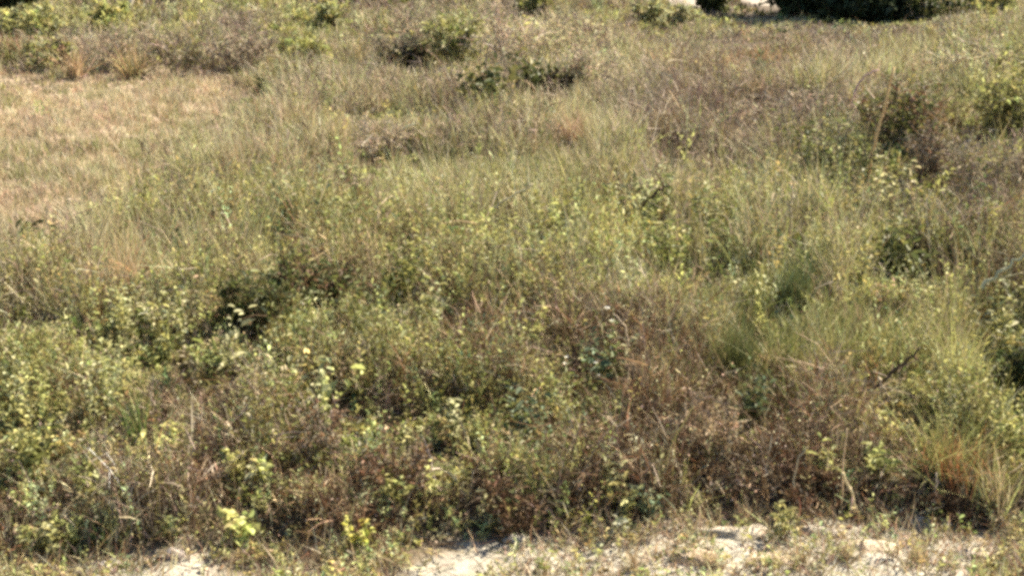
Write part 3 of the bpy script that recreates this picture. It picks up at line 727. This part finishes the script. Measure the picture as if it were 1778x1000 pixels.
weed(750, 560, 90, 66, 'pale olive weed in the brown hollow in the middle', (C_SAGE * .8, C_OLIVE), 8, 8, 16)

# ---- front bank
weed(60, 700, 130, 90, 'yellow green bushy weed at the left edge on the front bank', (C_YG, C_YG * 1.2, C_SAGE), 15, 10, 14)
weed(180, 690, 110, 80, 'pale yellow bushy weed left of the bright green grass blades', (C_YG, C_SAGE), 14, 10, 13)
tussock(243, 770, 60, 110, 'bright green grass blades standing on the left of the front bank', (A([.12, .21, .05]), C_GREEN * 1.3), C_YG, 46, .2)
weed(60, 830, 130, 100, 'dense green weed in the lower left corner', (C_GREEN, C_OLIVE, C_YG), 13, 9, 18)
weed(160, 870, 90, 100, 'green leafy weed with a pale stem near the lower left', (C_GREEN * 1.2, C_OLIVE), 8, 10, 17)
weed(285, 800, 80, 70, 'bright yellow leafed weed right of the green grass blades', (C_YG * 1.3,), 8, 7, 18)
weed(75, 950, 110, 60, 'low rosette weed at the lower left corner on bare soil', (C_SAGE, C_YG), 10, 7, 19, ratio=.62)
weed(128, 955, 50, 42, 'small round leaved weed at the left of the bare soil', (C_SAGE, C_YG * 1.1), 6, 6, 19, ratio=.65)
weed(293, 940, 40, 50, 'single pale green weed on the edge above the lower left stone', (C_SAGE * 1.1, C_YG), 4, 7, 18)
weed(408, 850, 60, 70, 'yellow weed with broad leaves above its twin at the verge', (C_YG * 1.2,), 5, 6, 22, ratio=.65)
weed(412, 935, 56, 66, 'bright yellow green broad leaved weed at the verge on the left', (C_YG * 1.3,), 5, 6, 23, ratio=.68)
weed(465, 850, 60, 56, 'flat topped pale yellow weed in the dead stems', (C_YG * 1.25, C_SAGE), 6, 6, 21, ratio=.6)
weed(565, 690, 70, 70, 'yellow leafed weed on the brown bank left of the middle', (C_YG * 1.2, C_SAGE), 6, 7, 20, ratio=.55)
weed(614, 962, 42, 60, 'vivid yellow leaved weed on the verge', (A([.42, .39, .09]), C_YG), 5, 6, 17, ratio=.7)
weed(757, 870, 34, 60, 'single yellow green sprig in the dark brown stems', (C_YG * 1.2,), 3, 6, 19)
weed(855, 930, 50, 70, 'star leaved pale green weed beside the black hollow', (C_SAGE * 1.1, C_YG * 1.2), 4, 7, 24, ratio=.36)
weed(1045, 860, 50, 80, 'pale sage plant, upper one of the diagonal row by the verge', (C_SAGE * 1.15,), 4, 9, 20, ratio=.4)
weed(1085, 890, 60, 66, 'yellow green plant in the middle of the diagonal row by the verge', (C_YG * 1.2, C_SAGE), 5, 8, 20)
weed(1125, 905, 70, 50, 'grey green low plant at the lower end of the diagonal row', (C_SAGE, C_BLUEG * 1.5), 6, 7, 18)
weed(1078, 935, 24, 40, 'small silvery plant on the verge below the diagonal row', (A([.36, .36, .26]),), 3, 5, 19, ratio=.55)
weed(780, 760, 70, 70, 'green weed in the brown stems in the middle of the bank', (C_GREEN, C_SAGE), 6, 8, 17)
weed(905, 750, 90, 80, 'dark green weed on the bank right of the middle', (C_GREEN, C_BLUEG), 8, 8, 17)
weed(690, 880, 60, 50, 'small olive weed low on the brown bank', (C_OLIVE, C_YG), 5, 7, 16)
weed(1525, 830, 60, 60, 'bright green leafed weed left of the tuft with reddish foot', (C_YG, C_GREEN * 1.6), 5, 7, 20, ratio=.55)
weed(1440, 855, 60, 60, 'yellow green sprig above the fallen pale stem', (C_YG * 1.1,), 5, 7, 18)
weed(1305, 700, 80, 70, 'dark bluish weed on the right of the brown bank', (C_BLUEG, C_DARK * 1.6), 8, 8, 16)
weed(1750, 790, 110, 100, 'yellow green bushy weed at the right edge below the dark bush', (C_YG, C_OLIVE), 14, 9, 13)
weed(1360, 935, 44, 56, 'small yellow weed at the rim of the pale verge', (C_YG, C_SAGE), 4, 7, 17)
tussock(1640, 868, 190, 138, 'large green grass tuft with reddish dry foot near the lower right', (C_OLIVE * 1.2, C_GREEN, C_YG), (A([.38, .17, .07]), A([.29, .15, .075]), C_RUST * 1.1), 300, .5, open=1)
tussock(1730, 880, 120, 110, 'tan tuft at the lower right edge of the photo', (C_YG, C_STRAW), C_TAN, 150, .45)
tussock(1300, 905, 60, 50, 'small golden tuft on the verge rim', (C_STRAW, C_ORANGE), C_TAN, 80, .4)
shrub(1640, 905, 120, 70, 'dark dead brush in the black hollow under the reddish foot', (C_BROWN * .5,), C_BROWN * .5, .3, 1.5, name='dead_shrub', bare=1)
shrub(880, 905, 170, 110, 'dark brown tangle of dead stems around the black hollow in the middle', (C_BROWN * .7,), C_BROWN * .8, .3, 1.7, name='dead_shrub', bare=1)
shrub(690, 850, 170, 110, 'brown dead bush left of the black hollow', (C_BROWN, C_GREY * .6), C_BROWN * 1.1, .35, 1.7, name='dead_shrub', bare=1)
shrub(1230, 790, 190, 120, 'pale brown dead bush on the right of the bank', (C_TAN * .7,), C_GREY * .85, .4, 1.7, name='dead_shrub', bare=1)
shrub(560, 800, 150, 120, 'tan dead bush between yellow weeds left of the middle', (C_GREY * .8, C_BROWN), C_GREY * .7, .4, 1.6, name='dead_shrub', bare=1)
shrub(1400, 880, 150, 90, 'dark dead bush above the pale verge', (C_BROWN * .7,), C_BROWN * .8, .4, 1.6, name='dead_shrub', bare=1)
stalk([(1458, 815), (1472, 846), (1484, 876), (1494, 904)], (1494, 906), 'pale fallen stem slanting down to the verge', C_PALE * .95, .008, 'stick', 'stick')
stalk([(1378, 872), (1374, 820), (1384, 780), (1396, 764)], (1378, 884), 'thin tan stalk curving up left of the fallen pale stem', C_TAN, .006)
stalk([(1460, 880), (1458, 800), (1460, 735)], (1460, 895), 'thin straight stalk above the fallen pale stem', C_STRAW, .0055)
stalk([(845, 752), (862, 742), (880, 746), (884, 752)], (845, 800), 'orange dry blade arching on the bank', C_ORANGE, .008)
stalk([(968, 780), (962, 762), (954, 752)], (968, 800), 'short orange dry stem right of the arching blade', C_ORANGE, .008)
stalk([(1620, 900), (1622, 860), (1618, 815)], (1620, 905), 'grey upright twig in front of the black hollow', C_GREY * 1.3, .006)
stalk([(154, 940), (152, 915), (155, 890)], (154, 944), 'pale upright broken stem near the lower left', C_PALE, .010)
for a_, b_, w_, h_, l_ in ((1235, 985, 60, 50, 'golden straw tuft at the bottom edge beside the orange tan stone'), (1392, 978, 50, 46, 'golden straw tuft between the cream stone and the tan stone'), (1462, 968, 56, 48, 'golden straw tuft left of the tan stone on the verge'), (1590, 975, 60, 50, 'golden straw tuft in front of the flat pale slab'), (1100, 985, 70, 50, 'golden straw tuft at the bottom edge left of all the large stones'), (560, 985, 70, 46, 'greyish straw tuft at the bottom edge below the vivid yellow weed')):
    tussock(a_, b_, w_, h_, l_, (C_STRAW, C_ORANGE * .9, C_STRAW * .8), C_TAN, 70, .4, tilt=.5)
# ---- stones of the verge
def slab(px, py, wpx, hpx, label, c):
    return stone(px, py, wpx, hpx, label, c, 'stone', None, 1, wpx * .5)
slab(1605, 906, 92, 17, 'flat pale slab under the tuft with reddish foot', A([.42, .37, .29]))
slab(1270, 925, 150, 24, 'wide whitish stone on the verge right of the middle', A([.40, .35, .27]))
slab(1430, 925, 110, 22, 'pale stone below the dark dead bush', A([.40, .35, .28]))
slab(1520, 955, 120, 26, 'tan stone in front of the flat pale slab', A([.48, .40, .29]))
slab(1330, 975, 110, 26, 'cream stone in front of the wide whitish one', A([.52, .42, .29]))
slab(1210, 970, 90, 30, 'orange tan stone at the bottom edge of the photo', A([.48, .37, .25]))
slab(308, 966, 46, 34, 'pale rounded stone at the lower left', A([.56, .48, .42]))
slab(900, 935, 70, 16, 'low pale stone in the middle of the verge', A([.5, .44, .36]))
slab(175, 985, 60, 20, 'greyish stone by the lower left corner', A([.46, .41, .36]))
slab(1690, 965, 80, 24, 'grey tan stone at the lower right', A([.48, .42, .33]))

mass()
# ------------------------------------------------------------------ light, sky, camera
SUN_EL, SUN_AZ = R(41), R(50)          # sun to the right and a little beyond the lot
sd = A([math.sin(SUN_AZ) * math.cos(SUN_EL), math.cos(SUN_AZ) * math.cos(SUN_EL), math.sin(SUN_EL)])
from mathutils import Vector
L = bpy.data.lights.new('sun', 'SUN'); L.energy = 5.0; L.angle = R(.6); L.color = (1.0, .90, .73)
lo = bpy.data.objects.new('sun', L); COL.objects.link(lo); lo.rotation_euler = Vector(-sd).to_track_quat('-Z', 'Y').to_euler(); lo.location = (20, 10, 30)
w = bpy.data.worlds.new('World'); S.world = w; w.use_nodes = True
nt = w.node_tree; bg = nt.nodes['Background']; sky = nt.nodes.new('ShaderNodeTexSky'); sky.sky_type = 'NISHITA'; sky.sun_disc = False
sky.sun_elevation = SUN_EL; sky.sun_rotation = SUN_AZ
nt.links.new(sky.outputs[0], bg.inputs['Color']); bg.inputs['Strength'].default_value = .05

cam = bpy.data.cameras.new('camera'); cam.sensor_width = 36; cam.lens = 18 / HF; cam.clip_end = 3000
co = bpy.data.objects.new('camera', cam); COL.objects.link(co); co.location = (0, 0, CAM_H); co.rotation_euler = (R(90) - PITCH, 0, 0)
S.camera = co
S.view_settings.view_transform = 'Standard'; S.view_settings.look = 'None'; S.view_settings.exposure = 1.95; S.view_settings.gamma = 1
S.cycles.filter_width = 3.4
S.cycles.max_bounces = 6; S.cycles.diffuse_bounces = 2; S.cycles.transmission_bounces = 4; S.cycles.transparent_max_bounces = 4
S.cycles.use_denoising = False
